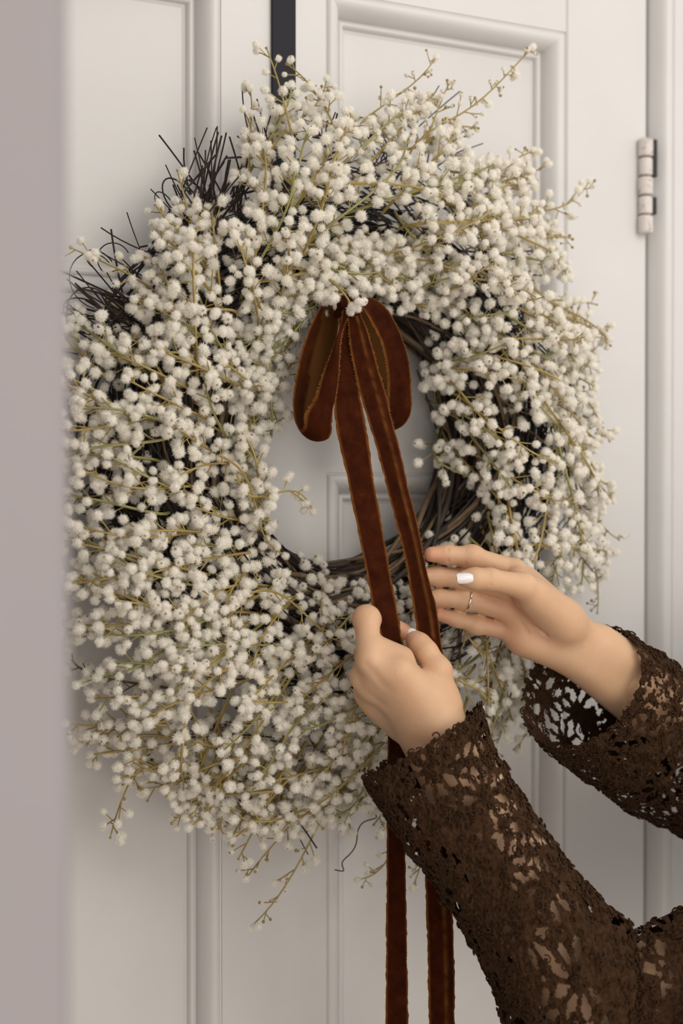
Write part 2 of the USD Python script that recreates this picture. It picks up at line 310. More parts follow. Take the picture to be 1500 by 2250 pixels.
def flow(px, py):
    e = np.array([px, py])-FC; e /= np.linalg.norm(e); t = np.array([-e[1], e[0]])
    k = .62 if e[0] > -.2 or e[1] > .5 else .25
    d = .74*e+k*t+np.array([0, .10]); return d/np.linalg.norm(d)
BL = []                                          # every blossom: (place, direction, size)
def twig_part(b, base, d, L, r):
    t = np.linspace(0, 1, 4)[:, None]; sag = np.array([0, 0, rng.uniform(-.2, .25)]); p = base+d*L*t+sag*L*t**2*.5
    b.add(tube(p, np.linspace(r, r*.75, 4), 4, False)); return p
def spray(pts, mk, first=.25, dens=1.0, sparse=0.0, size=1.0, r0=.0015, label=None, into=None):
    """one flowering stem along the points with side stalks that end in blossoms"""
    p = curve(pts, 14); r_ = p-CAM; r_ = np.stack([r_@RIGHT, -(r_@UP)], 1)/(r_@FWD)[:, None]*FX+[750, 1125]
    if np.any((-p[:, 1] > .075) & (r_[:, 0] > 662) & (r_[:, 0] < 885) & (r_[:, 1] > 712) & (r_[:, 1] < 955)): return   # the bow hangs here
    L = np.linalg.norm(np.diff(p, axis=0), axis=1).sum()
    b = Bag().add(tube(p, np.linspace(r0, r0*.5, 14), 5)); t, a, c = frames(p)
    n = max(3, int(L/.0115*dens)); az = rng.uniform(0, 6.28)
    for i in range(n):
        s = first+(1-first)*(i+rng.uniform(0, .7))/n; k = min(12.99, s*13); j = int(k); base = p[j]+(p[j+1]-p[j])*(k-j)
        az += 2.4+rng.normal(0, .3); out = a[j]*math.cos(az)+c[j]*math.sin(az)
        if out[1] < -.35 and rng.random() < .65: out = out*np.array([1, -1, 1])
        d = out*rng.uniform(.55, 1.0)+t[j]*rng.uniform(.55, 1.0); d /= np.linalg.norm(d)
        l = rng.uniform(.010, .024)*(1.15-.6*s)
        q = twig_part(b, base, d, l, .00062)
        bare = rng.random() < sparse*(.4+s)
        def end(at, dr, big=1.0):
            if bare:
                b.add(small_bud(at, dr))
                if rng.random() < .6: BL.append((at-dr*.002, dr, rng.uniform(.34, .52)))
            else: BL.append((at, dr, size*big*rng.uniform(.80, 1.12)*(1.08-.28*s)))
        end(q[-1], d)
        for m_ in range(rng.choice([0, 1, 1, 2])):
            dd = d+rng.normal(0, .75, 3); dd /= np.linalg.norm(dd); f0 = q[1+m_]; ll = rng.uniform(.004, .009)
            b.add(tube(np.stack([f0, f0+dd*ll]), .0005, 3, False)); end(f0+dd*ll, dd, .92)
    for q, d in ((p[-1], t[-1]),):
        b.add(small_bud(q, d)) if rng.random() < sparse else BL.append((q, d, size*.8))
    if into is not None: into.add(b.mesh())
    else: obj('spray', b.mesh(), M[mk], wreath, smooth=60, label=label)
JV, JF = ico(1)
def small_bud(at, d):
    return (JV*rng.uniform(.0011, .0017)*np.array([1, 1, 1.0])+at+d*.001, JF)
# sprays with a shape of their own that stick out of the mass
SOLO = [([(880, 400, 8), (930, 300, 9), (1010, 252, 9), (1100, 178, 8.5), (1166, 108, 8)], .75), ([(720, 400, 9), (770, 295, 9), (880, 205, 8), (955, 130, 7)], .5), ([(900, 420, 8), (940, 300, 8), (985, 185, 7)], .5),
        ([(760, 330, 9), (715, 240, 9), (660, 165, 8), (632, 142, 8)], .25), ([(650, 330, 9), (625, 230, 9), (605, 160, 8), (586, 108, 8)], .3), ([(560, 420, 8), (546, 330, 8), (552, 260, 7), (550, 200, 7)], .25),
        ([(1060, 500, 9), (1150, 470, 8), (1230, 455, 7.5), (1292, 402, 7)], .6), ([(950, 440, 8), (1060, 392, 8), (1130, 402, 8), (1165, 380, 7.5)], .5), ([(1180, 800, 9), (1240, 750, 8), (1270, 680, 7)], .6), ([(1150, 760, 9), (1250, 738, 8), (1335, 745, 7)], .6),
        ([(1150, 760, 10), (1230, 810, 9), (1290, 880, 8), (1338, 968, 7)], .5), ([(1200, 1000, 10), (1280, 1080, 8), (1320, 1150, 7.5), (1358, 1185, 7)], .6), ([(1230, 1080, 9), (1285, 1180, 8), (1310, 1260, 7), (1312, 1345, 7)], .6), ([(1180, 850, 10), (1270, 960, 8), (1305, 1060, 7)], .5),
        ([(1060, 1350, 8), (1095, 1430, 8), (1115, 1530, 7), (1105, 1600, 7), (1065, 1668, 7)], .35), ([(1120, 1380, 8), (1155, 1470, 7), (1172, 1550, 7), (1130, 1645, 7)], .35), ([(1060, 1480, 8), (1085, 1560, 7), (1075, 1640, 7)], .2),
        ([(380, 680, 10), (300, 612, 9), (230, 577, 8), (158, 545, 8)], .2), ([(450, 620, 10), (425, 510, 8), (390, 377, 7)], .25), ([(360, 1600, 8), (300, 1690, 7), (265, 1765, 6), (243, 1838, 6)], .5),
        ([(760, 1700, 8), (700, 1810, 7), (640, 1925, 6.5), (556, 2032, 6)], .55), ([(690, 1740, 8), (640, 1810, 7), (580, 1880, 6), (545, 1925, 6)], .55), ([(420, 1700, 7), (450, 1775, 6), (492, 1832, 6)], .4), ([(880, 1740, 8), (870, 1830, 7), (835, 1910, 6), (790, 1932, 6)], .55),
        ([(920, 1780, 7), (930, 1870, 6), (908, 1945, 6)], .5), ([(520, 1040, 12), (560, 1092, 12), (620, 1080, 12), (684, 1117, 12)], .1), ([(480, 1000, 12), (545, 1060, 12), (570, 1150, 11), (622, 1218, 10)], .1), ([(520, 1320, 12), (600, 1300, 12), (690, 1370, 11.5), (745, 1410, 11)], .2)]
for k, (pts, sp) in enumerate(SOLO):
    spray(PC(pts), 'stem', first=.2, dens=.95, sparse=sp, size=.92, r0=.0012)
# the mass, spread evenly over the ring of blossom: farthest-of-a-few sampling
def scatter(n, tries, lo):
    got = []
    while len(got) < n:
        c = []
        while len(c) < tries:
            q = rng.uniform(OUT.min(0), OUT.max(0))
            if AREA.contains(shapely.Point(q)): c.append(q)
        if not got: got.append(c[0]); continue
        g = np.array(got); dd = [np.min(np.hypot(*(g-q).T)) for q in c]; got.append(c[int(np.argmax(dd))])
    return got
def mass(n, depth, lmin, lmax, mats, dens, into=None):
    for q in scatter(n, 9, 0):
        d = flow(*q); a = rng.normal(0, .38); d = np.array([d[0]*math.cos(a)-d[1]*math.sin(a), d[0]*math.sin(a)+d[1]*math.cos(a)])
        L = rng.uniform(lmin, lmax); A, B = q-d*L*.55, q+d*L*.45
        for _ in range(8):
            if OUTP.contains(shapely.Point(B)): break
            B = q+(B-q)*.78
        while INNP.contains(shapely.Point(A)) and np.hypot(*(A-q)) > 20: A = q+(A-q)*.7
        hA, hM, hB = (height(*z)*depth for z in (A, q, B))
        hB += rng.uniform(-.5, 1.6); hA = max(3, hA-rng.uniform(.5, 3)); S = A-d*L*.25
        if INNP.contains(shapely.Point(S)): S = A-d*8
        spray(PC([(*S, max(2.5, hA-2.5)), (*A, hA), (*(q+np.array([-d[1], d[0]])*rng.normal(0, 16)), hM), (*B, max(3, hB))]), mats[rng.integers(len(mats))], first=.22, dens=dens, into=into)
under = Bag(); mass(70, .62, 190, 300, ('stem_brown',), 1.0, under); obj('spray_undergrowth', under.mesh(), M['stem_brown'], wreath, smooth=60, kind='stuff', label='brownish stems deep inside the wreath')
mass(154, 1.0, 190, 320, ('stem', 'stem', 'stem_green'), 1.12)
for k, (x, y) in enumerate([(700, 635), (780, 622), (840, 625), (890, 640), (645, 730), (620, 770), (600, 840), (600, 900), (575, 960), (560, 1020), (560, 1080), (540, 1120), (700, 1300), (760, 1310), (820, 1310),
                             (750, 610), (820, 590), (890, 610), (950, 640), (1000, 690), (700, 620), (640, 680), (590, 740), (850, 545), (930, 570), (760, 560), (680, 570)]):          # short sprays that close the inner rim
    for rep_ in range(2):
        e = np.array([x, y])-FC; e /= np.linalg.norm(e); t = np.array([-e[1], e[0]])*rng.choice([1, 1, -1]); d = t*.9+e*rng.normal(.25, .3); d /= np.linalg.norm(d); q = np.array([x, y])+rng.normal(0, 10, 2)+e*8; h0 = 10.2+rng.normal(0, .8)-(2 if y > 1100 else 0)
        spray(PC([(*(q-d*95+e*45), h0-4), (*(q-d*40+e*15), h0-.5), (*q, h0), (*(q+d*70-e*4), h0-.6)]), ('stem', 'stem_green')[rep_], first=.3, dens=1.25)
spray(PC([(640, 738, 12), (690, 702, 13.6), (742, 676, 14.6), (790, 640, 14.4)]), 'stem_green', first=.7, dens=1.0); spray(PC([(700, 600, 11), (742, 630, 13), (771, 668, 14.6)]), 'stem', first=.55, dens=1.0)
ring_ = shapely.Polygon(OUT).exterior
for k in range(46):                              # loose sprays that feather the outline
    pt = ring_.interpolate(rng.uniform(0, ring_.length)); q = np.array([pt.x, pt.y])
    if q[0] < 130 or (q[0] > 900 and q[1] > 1380): continue
    d = flow(*q); a = rng.normal(0, .25); d = np.array([d[0]*math.cos(a)-d[1]*math.sin(a), d[0]*math.sin(a)+d[1]*math.cos(a)]); h0 = rng.uniform(5.5, 8.5)
    spray(PC([(*(q-d*150), h0+2), (*(q-d*60), h0+1), (*(q+rng.normal(0, 6, 2)), h0), (*(q+d*rng.uniform(35, 85)), h0-rng.uniform(.2, 1.2))]), 'stem', first=.25, dens=.95, sparse=.35, size=.92)
for k in range(26):                              # the lower edge hangs thicker
    q = np.array([rng.uniform(430, 880), rng.uniform(1640, 1800)]); d = np.array([rng.normal(-.35, .25), 1]); d /= np.linalg.norm(d); h0 = rng.uniform(5.5, 9)
    spray(PC([(*(q-d*150), h0+1), (*(q-d*60), h0+.6), (*q, h0), (*(q+d*rng.uniform(20, 50)), h0-.6)]), 'stem', first=.25, dens=1.15, sparse=.12)
# the blossoms that show largest are parts of their own; all the others are one scatter
def basis(d):
    d = d/np.linalg.norm(d); r = np.cross(d, rng.normal(size=3)); r /= np.linalg.norm(r); return np.stack([r, np.cross(d, r), d])
place = np.array([b[0] for b in BL]); dirs = np.array([b[1] for b in BL]); size = np.array([b[2] for b in BL])
pr_ = place-CAM; pr_ = np.stack([pr_@RIGHT, -(pr_@UP)], 1)/(pr_@FWD)[:, None]*FX+[750, 1125]; off_ = -place[:, 1]
hands_ = (off_ > .130) & (pr_[:, 0] > 765) & (pr_[:, 0] < 1090) & (pr_[:, 1] > 1190) & (pr_[:, 1] < 1580)      # room for the hands and the bow
bow_ = (off_ > .07) & (pr_[:, 0] > 650) & (pr_[:, 0] < 890) & (pr_[:, 1] > 702) & (pr_[:, 1] < 970)
keep = (place[:, 1] < -.012) & ~hands_ & ~bow_; place, dirs, size = place[keep], dirs[keep], size[keep]
kind_ = rng.integers(0, 8, len(place)); rot = np.array([basis(d) for d in dirs])
ray = place-CAM; score = np.linalg.norm(ray, axis=1)
uv = np.stack([ray@RIGHT, ray@UP], 1)/(ray@FWD)[:, None]*FX
order, near, front = np.argsort(score), {}, []
for i in order:                                  # one of the nearest in each small patch of the picture
    key = tuple((uv[i]//46).astype(int))
    if key in near or uv[i][0] < -590: continue
    near[key] = i; front.append(i)
    if len(front) == 300: break
front = np.array(sorted(front))
for i in front:
    v, f, tn = BLOOM[kind_[i]]
    obj('blossom', (v*size[i] @ rot[i]+place[i], f), M['fuzz'], wreath, prim={'tint': tn})
rest = np.setdiff1d(np.arange(len(place)), front)
pi = UsdGeom.PointInstancer.Define(stage, '/World/wreath/blossom_mass')
data(pi.GetPrim(), 'all the smaller fuzzy white blossoms of the wreath', kind='stuff')
for k in range(8):
    v, f, tn = BLOOM[k]
    m_ = usdkit.mesh(stage, f'/World/wreath/blossom_mass/kinds/blossom_kind_{k+1:03d}', (v, f), M['fuzz'])
    UsdGeom.PrimvarsAPI(m_).CreatePrimvar('tint', Sdf.ValueTypeNames.FloatArray, 'vertex').Set(Vt.FloatArray.FromNumpy(tn.astype(np.float32)))
    pi.GetPrototypesRel().AddTarget(m_.GetPath())
qs = []
for i in rest:
    q = trimesh.transformations.quaternion_from_matrix(np.block([[rot[i].T, np.zeros((3, 1))], [np.zeros((1, 3)), np.ones((1, 1))]]))
    qs.append(Gf.Quath(float(q[0]), float(q[1]), float(q[2]), float(q[3])))
pi.CreatePositionsAttr(Vt.Vec3fArray.FromNumpy((place[rest]-origin(wreath)).astype(np.float32)))
pi.CreateOrientationsAttr(Vt.QuathArray(qs))
pi.CreateScalesAttr(Vt.Vec3fArray.FromNumpy(np.repeat(size[rest][:, None], 3, 1).astype(np.float32)))
pi.CreateProtoIndicesAttr(Vt.IntArray.FromNumpy(kind_[rest].astype(np.int32)))
print('blossoms', len(place))
# ------------------------------------------------------------------ the velvet bow
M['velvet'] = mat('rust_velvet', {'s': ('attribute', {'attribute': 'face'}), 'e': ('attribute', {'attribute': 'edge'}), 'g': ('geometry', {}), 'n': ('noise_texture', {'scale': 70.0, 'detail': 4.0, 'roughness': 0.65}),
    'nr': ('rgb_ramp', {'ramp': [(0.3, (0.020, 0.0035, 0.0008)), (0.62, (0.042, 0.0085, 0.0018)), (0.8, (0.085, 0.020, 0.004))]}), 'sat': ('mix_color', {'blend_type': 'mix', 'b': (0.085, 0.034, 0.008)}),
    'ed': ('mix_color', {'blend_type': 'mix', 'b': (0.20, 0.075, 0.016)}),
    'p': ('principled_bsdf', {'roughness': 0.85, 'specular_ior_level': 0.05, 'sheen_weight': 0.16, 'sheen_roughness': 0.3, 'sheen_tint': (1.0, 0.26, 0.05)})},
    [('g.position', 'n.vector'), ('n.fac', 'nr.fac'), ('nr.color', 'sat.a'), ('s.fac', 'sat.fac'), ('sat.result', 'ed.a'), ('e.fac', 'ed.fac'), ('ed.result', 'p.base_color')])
M['fringe'] = mat('ribbon_fringe', {'p': ('principled_bsdf', {'base_color': (0.30, 0.12, 0.03), 'roughness': 0.8})})
bow = thing('velvet_bow', P(765, 685, .12), label='long rust brown velvet ribbon tied in a bow at the top of the wreath hole', cat='bow')
def strip(name, rows, velvet=1, n=90, crease=None, label=None, cup=0.0, split=None):
    """a ribbon between two edges given row by row: (px, py, cm, px, py, cm). velvet: which face is the pile."""
    rows = np.array(rows, float); E1, E2 = curve(PC(rows[:, :3]), n), curve(PC(rows[:, 3:]), n); m = 11
    u = np.linspace(0, 1, m)[None, :, None]; g = E1[:, None]*(1-u)+E2[:, None]*u
    wob = .0003*rng.normal(size=(n, 1))
    across = E2-E1; across /= np.linalg.norm(across, axis=1, keepdims=True)
    g[:, 0] += across*wob; g[:, -1] += across*np.roll(wob, 7, 0)
    al = np.gradient(g, axis=0); ac = np.gradient(g, axis=1); N = np.cross(al, ac); N /= np.linalg.norm(N, axis=2, keepdims=True)+1e-12
    if crease: g = g+N*(crease*np.maximum(0, 1-np.abs(u-.62)/.38)*np.sin(np.linspace(.35, 2.9, n))[:, None, None])
    if cup: g = g-N*(cup*4*u*(1-u))
    th = .0004; A, B = g+N*th, g-N*th
    idx = np.arange(n*m).reshape(n, m); q = np.stack([idx[:-1, :-1], idx[1:, :-1], idx[1:, 1:], idx[:-1, 1:]], -1).reshape(-1, 4)
    rim = np.concatenate([idx[:, 0], idx[-1, 1:], idx[-2::-1, -1], idx[0, -2:0:-1]]); r2 = np.roll(rim, -1); K = n*m
    f = np.vstack([q, q[:, ::-1]+K, np.stack([rim, rim+K, r2+K, r2], 1)])
    v = np.vstack([A.reshape(-1, 3), B.reshape(-1, 3)])
    uu = np.broadcast_to(u[..., 0], (n, m)); edge = np.clip(1-np.minimum(uu, 1-uu)/.09, 0, 1)*(.35+.65*meshkit.noise(g*260))
    if crease: edge = np.maximum(edge, .75*np.exp(-((uu-.62)/.07)**2)*meshkit.noise(g*180))  # golden highlight of the fold, painted into the colour along the crease
    face = np.concatenate([np.full(K, 0.0 if velvet > 0 else 1.0), np.full(K, 1.0 if velvet > 0 else 0.0)])
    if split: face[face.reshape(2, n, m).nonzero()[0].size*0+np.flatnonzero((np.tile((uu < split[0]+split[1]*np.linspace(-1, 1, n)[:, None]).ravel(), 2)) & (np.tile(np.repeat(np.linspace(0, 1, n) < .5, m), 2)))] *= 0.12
    mesh = trimesh.Trimesh(v, np.vstack([f[:, :3], f[:, [0, 2, 3]]]), process=False)
    p = obj(name, mesh, M['velvet'], bow, smooth=True, prim={'face': face, 'edge': np.tile(edge.ravel(), 2)}, label=label)
    b = Bag()
    for side, sg in ((0, -1), (m-1, 1)):
        for i in range(0, n-1):
            for _ in range(5):
                k = rng.random(); o = g[i, side]*(1-k)+g[i+1, side]*k; d = across[i]*sg+rng.normal(0, .6, 3); d /= np.linalg.norm(d); s = np.cross(d, N[i, side])*.00016
                b.add((np.stack([o-s, o+s, o+d*rng.uniform(.0006, .0019)]), np.array([[0, 1, 2]])))
    obj('fringe', b.mesh(), M['fringe'], p)
    return p
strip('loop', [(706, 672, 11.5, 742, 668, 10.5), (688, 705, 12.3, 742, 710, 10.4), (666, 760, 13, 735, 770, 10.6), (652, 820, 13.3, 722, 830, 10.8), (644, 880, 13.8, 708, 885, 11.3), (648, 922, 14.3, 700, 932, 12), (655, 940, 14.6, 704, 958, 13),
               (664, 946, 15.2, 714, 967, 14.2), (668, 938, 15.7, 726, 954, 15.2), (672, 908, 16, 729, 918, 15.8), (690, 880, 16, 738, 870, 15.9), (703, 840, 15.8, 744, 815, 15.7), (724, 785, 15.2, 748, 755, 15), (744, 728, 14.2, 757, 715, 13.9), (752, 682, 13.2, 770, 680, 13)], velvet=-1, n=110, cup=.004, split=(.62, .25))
strip('loop', [(772, 668, 13, 800, 655, 12), (790, 672, 13, 826, 660, 12), (812, 702, 13.2, 858, 692, 11.8), (834, 745, 13, 884, 745, 11.6), (848, 800, 12.5, 900, 810, 10.8), (852, 860, 11.5, 903, 862, 10.3), (851, 915, 10.6, 899, 914, 9.8),
               (850, 947, 9.6, 886, 933, 9), (838, 912, 8.6, 890, 905, 8.2), (826, 850, 8, 880, 850, 7.6), (806, 780, 8, 855, 780, 7.6), (792, 720, 9, 835, 715, 8.6), (780, 678, 10.5, 812, 672, 10)], velvet=1, n=100, cup=-.0015)
T1 = [(748, 680, 12.4, 772, 682, 12.4), (743, 740, 13, 769, 765, 13), (738, 830, 13.8, 782, 830, 13.8), (734, 905, 14.6, 797, 903, 14.6), (747, 980, 15.3, 810, 980, 15.3), (767, 1070, 16.2, 821, 1060, 16.2), (787, 1170, 17.2, 841, 1170, 17.2), (807, 1270, 18.2, 858, 1270, 18.2),
      (822, 1345, 19.6, 872, 1340, 19.6), (838, 1400, 20, 882, 1400, 20), (852, 1450, 19.6, 892, 1450, 19.6), (856, 1530, 18.6, 896, 1530, 18.6), (852, 1640, 17.6, 892, 1640, 17.6), (850, 1800, 17.2, 889, 1800, 17.2), (849, 2000, 17, 892, 2000, 17), (847, 2250, 17, 896, 2250, 17), (852, 2900, 17, 903, 2900, 17)]
strip('tail', T1, velvet=1, n=240)
T2 = [(764, 690, 12.6, 788, 686, 12.6), (767, 743, 13.2, 805, 722, 13.2), (777, 807, 13.8, 829, 806, 13.8), (793, 873, 14.4, 848, 868, 14.4), (817, 950, 15, 865, 940, 15), (837, 1020, 15.6, 882, 1005, 15.6), (855, 1090, 16.2, 896, 1070, 16.2), (873, 1160, 16.8, 913, 1135, 16.8), (890, 1225, 17.3, 931, 1225, 17.3),
      (901, 1290, 17.7, 946, 1290, 17.7), (910, 1345, 17.9, 959, 1340, 17.9), (918, 1400, 17.9, 967, 1400, 17.9), (926, 1450, 17.7, 973, 1445, 17.7), (933, 1530, 17.3, 980, 1530, 17.3), (934, 1650, 17, 984, 1650, 17), (932, 1850, 16.8, 986, 1850, 16.8), (938, 2050, 16.8, 995, 2050, 16.8), (942, 2250, 16.8, 998, 2250, 16.8), (950, 3000, 16.8, 1006, 3000, 16.8)]
strip('tail', T2, velvet=1, n=240, crease=.0035)
kc = P(765, 672, .125); t_ = np.linspace(0, 2*np.pi, 20, endpoint=False)
kr = []
for s in np.linspace(-1, 1, 9):
    r = .0105*(1-.25*s*s)*(1+.08*np.sin(3*t_+s)); kr.append(kc+np.stack([np.full(20, s*.011)+.001*np.sin(2*t_), np.cos(t_)*r*.8, np.sin(t_)*r+s*.002], 1))
kv = np.vstack(kr+[kc[None]-[.011, 0, 0], kc[None]+[.011, 0, 0]]); kf = []
for i in range(8):
    for j in range(20):
        a_, b_, c_, d_ = i*20+j, i*20+(j+1) % 20, (i+1)*20+(j+1) % 20, (i+1)*20+j; kf += [(a_, b_, c_), (a_, c_, d_)]
for j in range(20): kf += [((j+1) % 20, j, 180), (160+j, 160+(j+1) % 20, 181)]
obj('knot', (kv, np.array(kf)), M['velvet'], bow, smooth=True, prim={'face': np.zeros(182), 'edge': np.zeros(182)})
# ------------------------------------------------------------------ the person: arms and hands are one surface with the body
class Field:
    """signed distance on a grid, built up of tapered capsules that melt into each other"""
    def __init__(s, lo, hi, h):
        s.lo, s.h = np.array(lo, float), h; s.n = np.ceil((np.array(hi)-s.lo)/h).astype(int)+1
        s.D = np.full(s.n, .04, np.float32)
    def sub(s, a, b, pad):
        i0 = np.clip(np.floor((np.minimum(a, b)-pad-s.lo)/s.h).astype(int), 0, s.n-1); i1 = np.clip(np.ceil((np.maximum(a, b)+pad-s.lo)/s.h).astype(int)+1, 1, s.n)
        sl = tuple(slice(p, q) for p, q in zip(i0, i1))
        ax = [(s.lo[k]+np.arange(i0[k], i1[k])*s.h).astype(np.float32) for k in range(3)]
        return sl, np.stack(np.meshgrid(*ax, indexing='ij'), -1)
    @staticmethod
    def smin(a, b, k):
        h = np.maximum(k-np.abs(a-b), 0)/k; return np.minimum(a, b)-h*h*k*.25
    def cap(s, a, b, ra, rb, k=.006, flat=None):
        """flat = (axis, factor): squashed along an axis"""
        a, b = np.asarray(a, float), np.asarray(b, float); sl, p = s.sub(a, b, max(ra, rb)+.02)
        if p.size == 0: return s
        ab = b-a; q = p-a; t = np.clip(q@ab/(ab@ab+1e-12), 0, 1); e = q-t[..., None]*ab
        if flat is not None:
            n, fk = flat; n = np.asarray(n)/np.linalg.norm(n); e = e+(e@n)[..., None]*n*(1/fk-1)
        d = np.linalg.norm(e, axis=-1)-(ra+(rb-ra)*t)
        s.D[sl] = s.smin(s.D[sl], d.astype(np.float32), k); return s
    def melt(s, o, k): s.D = s.smin(s.D, o.D, k); return s
    def groove(s, pts, depth, width):
        pts = np.asarray(pts, float); sl, p = s.sub(pts.min(0), pts.max(0), width*3)
        if p.size == 0: return s
        d = np.full(p.shape[:-1], 9.0)
        for a, b in zip(pts[:-1], pts[1:]):
            ab = b-a; q = p-a; t = np.clip(q@ab/(ab@ab+1e-12), 0, 1); d = np.minimum(d, np.linalg.norm(q-t[..., None]*ab, axis=-1))
        s.D[sl] += (depth*np.exp(-(d/width)**2)).astype(np.float32); return s
    def mesh(s):
        D = s.D.astype(np.float64); D[np.abs(D) < 1e-7] = 1e-7
        for ax in range(3):
            ix = [slice(None)]*3
            for e_ in (0, -1): ix[ax] = e_; D[tuple(ix)] = np.maximum(D[tuple(ix)], s.h*.3)
        ins = D < 0; n = s.n
        c = np.array([(0, 0, 0), (1, 0, 0), (1, 1, 0), (0, 1, 0), (0, 0, 1), (1, 0, 1), (1, 1, 1), (0, 1, 1)])
        S = sum(ins[a:n[0]-1+a, b:n[1]-1+b, d:n[2]-1+d].astype(np.int8) for a, b, d in c)
        cells = np.argwhere((S > 0) & (S < 8)); flat = lambda q: (q[..., 0]*n[1]+q[..., 1])*n[2]+q[..., 2]
        ids = np.stack([flat(cells+o) for o in c], 1); Dv = D.ravel(); keys, tris = [], []
        for T in ((0, 5, 1, 6), (0, 1, 2, 6), (0, 2, 3, 6), (0, 3, 7, 6), (0, 7, 4, 6), (0, 4, 5, 6)):
            t = ids[:, T]; inn = Dv[t] < 0; k = inn.sum(1); srt = np.take_along_axis(t, np.argsort(~inn, axis=1, kind='stable'), 1)
            E = lambda q, a, b: np.stack([q[:, a], q[:, b]], 1)
            q = srt[k == 1]; tris.append(np.stack([E(q, 0, 1), E(q, 0, 2), E(q, 0, 3)], 1))
            q = srt[k == 3]; tris.append(np.stack([E(q, 0, 3), E(q, 1, 3), E(q, 2, 3)], 1))
            q = srt[k == 2]; tris += [np.stack([E(q, 0, 2), E(q, 0, 3), E(q, 1, 3)], 1), np.stack([E(q, 0, 2), E(q, 1, 3), E(q, 1, 2)], 1)]
        E = np.concatenate(tris); N = Dv.size; key = np.minimum(E[..., 0], E[..., 1])*N+np.maximum(E[..., 0], E[..., 1])
        u, inv = np.unique(key.ravel(), return_inverse=True); F = inv.reshape(-1, 3); a, b = u//N, u % N
        pos = lambda i: s.lo+np.stack([i//(n[1]*n[2]), (i//n[2]) % n[1], i % n[2]], -1)*s.h
        t = (Dv[a]/(Dv[a]-Dv[b]))[:, None]; V = pos(a)*(1-t)+pos(b)*t
        out = np.zeros_like(V); g = pos(np.where(Dv[a] < 0, b, a))-pos(np.where(Dv[a] < 0, a, b)); nrm = np.cross(V[F[:, 1]]-V[F[:, 0]], V[F[:, 2]]-V[F[:, 0]])
        flip = (nrm*(g[F].sum(1))).sum(1) < 0; F[flip] = F[flip][:, ::-1]
        m = trimesh.Trimesh(V, F, process=False); trimesh.smoothing.filter_taubin(m, lamb=.5, nu=.52, iterations=8)
        return m
def manifold(m):
    return m3.Manifold(m3.Mesh(np.asarray(m.vertices, np.float32), np.asarray(m.faces, np.uint32)))
def hand(J, elbow, wr, nrm, h=.0016, palm_k=.010):
    """J: joints; nrm: where the back of the hand looks"""
    pts = np.vstack([J[k] for k in ('index', 'middle', 'ring', 'pinky', 'thumb')]+[J['wrist'][None]]); lo, hi = pts.min(0)-.03, pts.max(0)+.03
    end = J['wrist']+(elbow-J['wrist'])/np.linalg.norm(elbow-J['wrist'])*.085; lo, hi = np.minimum(lo, end-.045), np.maximum(hi, end+.045)
    F = Field(lo, hi, h); W = J['wrist']; ax = end-W
    side = np.cross(ax, nrm); side /= np.linalg.norm(side)
    F.cap(W-side*.009, end-side*.010, wr*.80, wr*.98, .010); F.cap(W+side*.009, end+side*.010, wr*.80, wr*.98, .010)
    mcps = [J[k][0] for k in ('index', 'middle', 'ring', 'pinky')]
    for i, m_ in enumerate(mcps):
        c = W+side*(.012*(1.5-i)/1.5)*J['hand'][0] if False else W+(m_-np.mean(mcps, 0))*.35
        F.cap(c, m_, .0135, J['r'][i]*1.13, palm_k, flat=(nrm, .92))
    for a, b in zip(mcps[:-1], mcps[1:]): F.cap(a*.85+W*.15, b*.85+W*.15, .0095, .0092, palm_k)
    th = J['thumb']; F.cap(W*.72+th[0]*.28, th[0], .0130, .0132, .012); F.cap(th[0], th[1], .0132, .0106, .012)
    F.cap(th[0]*.5+mcps[0]*.5, th[1]*.45+mcps[0]*.55, .0095, .0072, .014)
    for e_ in J.get('extra', ()): F.cap(*e_)
    for i, k in enumerate(('index', 'middle', 'ring', 'pinky')):
        G = Field(lo, hi, h); q = J[k]; r = J['r'][i]
        for j in range(3): G.cap(q[j], q[j+1], r*(1.05, .95, .86)[j], r*(.95, .86, .70)[j], .004)
        G.cap(q[1], q[1]+1e-4, r*1.0, r*1.0, .006); F.melt(G, .0028)
    G = Field(lo, hi, h); G.cap(th[1], th[2], .0105, .0085, .005); G.cap(th[2], th[3]*.6+th[2]*.4, .0087, .0085, .005); G.cap(th[3]*.6+th[2]*.4, th[3], .0085, .0066, .005); F.melt(G, .005)
    for g in J.get('grooves', ()): F.groove(*g)
    return F.mesh()
C = lambda *r: PC(list(r))
EL, ER = P(1318, 2235, .30), P(1800, 1800, .17)
SL, SR = P(1990, 1960, .42), P(2230, 1740, .14)
view = -FWD
LH = {'wrist': P(945, 1598, .222), 'r': (.0098, .0092, .0086, .0077),
      'index': C((812, 1450, 21.8), (805, 1360, 19.9), (844, 1370, 16.9), (886, 1388, 17.0)), 'middle': C((797, 1487, 20.2), (806, 1440, 16.6), (846, 1430, 15.6), (872, 1446, 16.6)),
      'ring': C((803, 1520, 18.6), (810, 1484, 15.3), (850, 1474, 14.9), (876, 1490, 16.2)), 'pinky': C((822, 1552, 17.4), (826, 1520, 14.9), (856, 1508, 14.9), (876, 1522, 15.8)),
      'thumb': C((966, 1540, 22.2), (962, 1474, 22.4), (936, 1432, 21.5), (909, 1403, 20.2))}
LH['extra'] = [(P(950, 1545, .23), P(880, 1478, .232), .012, .010, .014), (P(900, 1560, .215), P(850, 1490, .216), .013, .011, .014), (P(880, 1590, .195), P(835, 1545, .19), .012, .010, .012), (P(822, 1418, .213), P(884, 1441, .220), .0090, .0072, .010)]
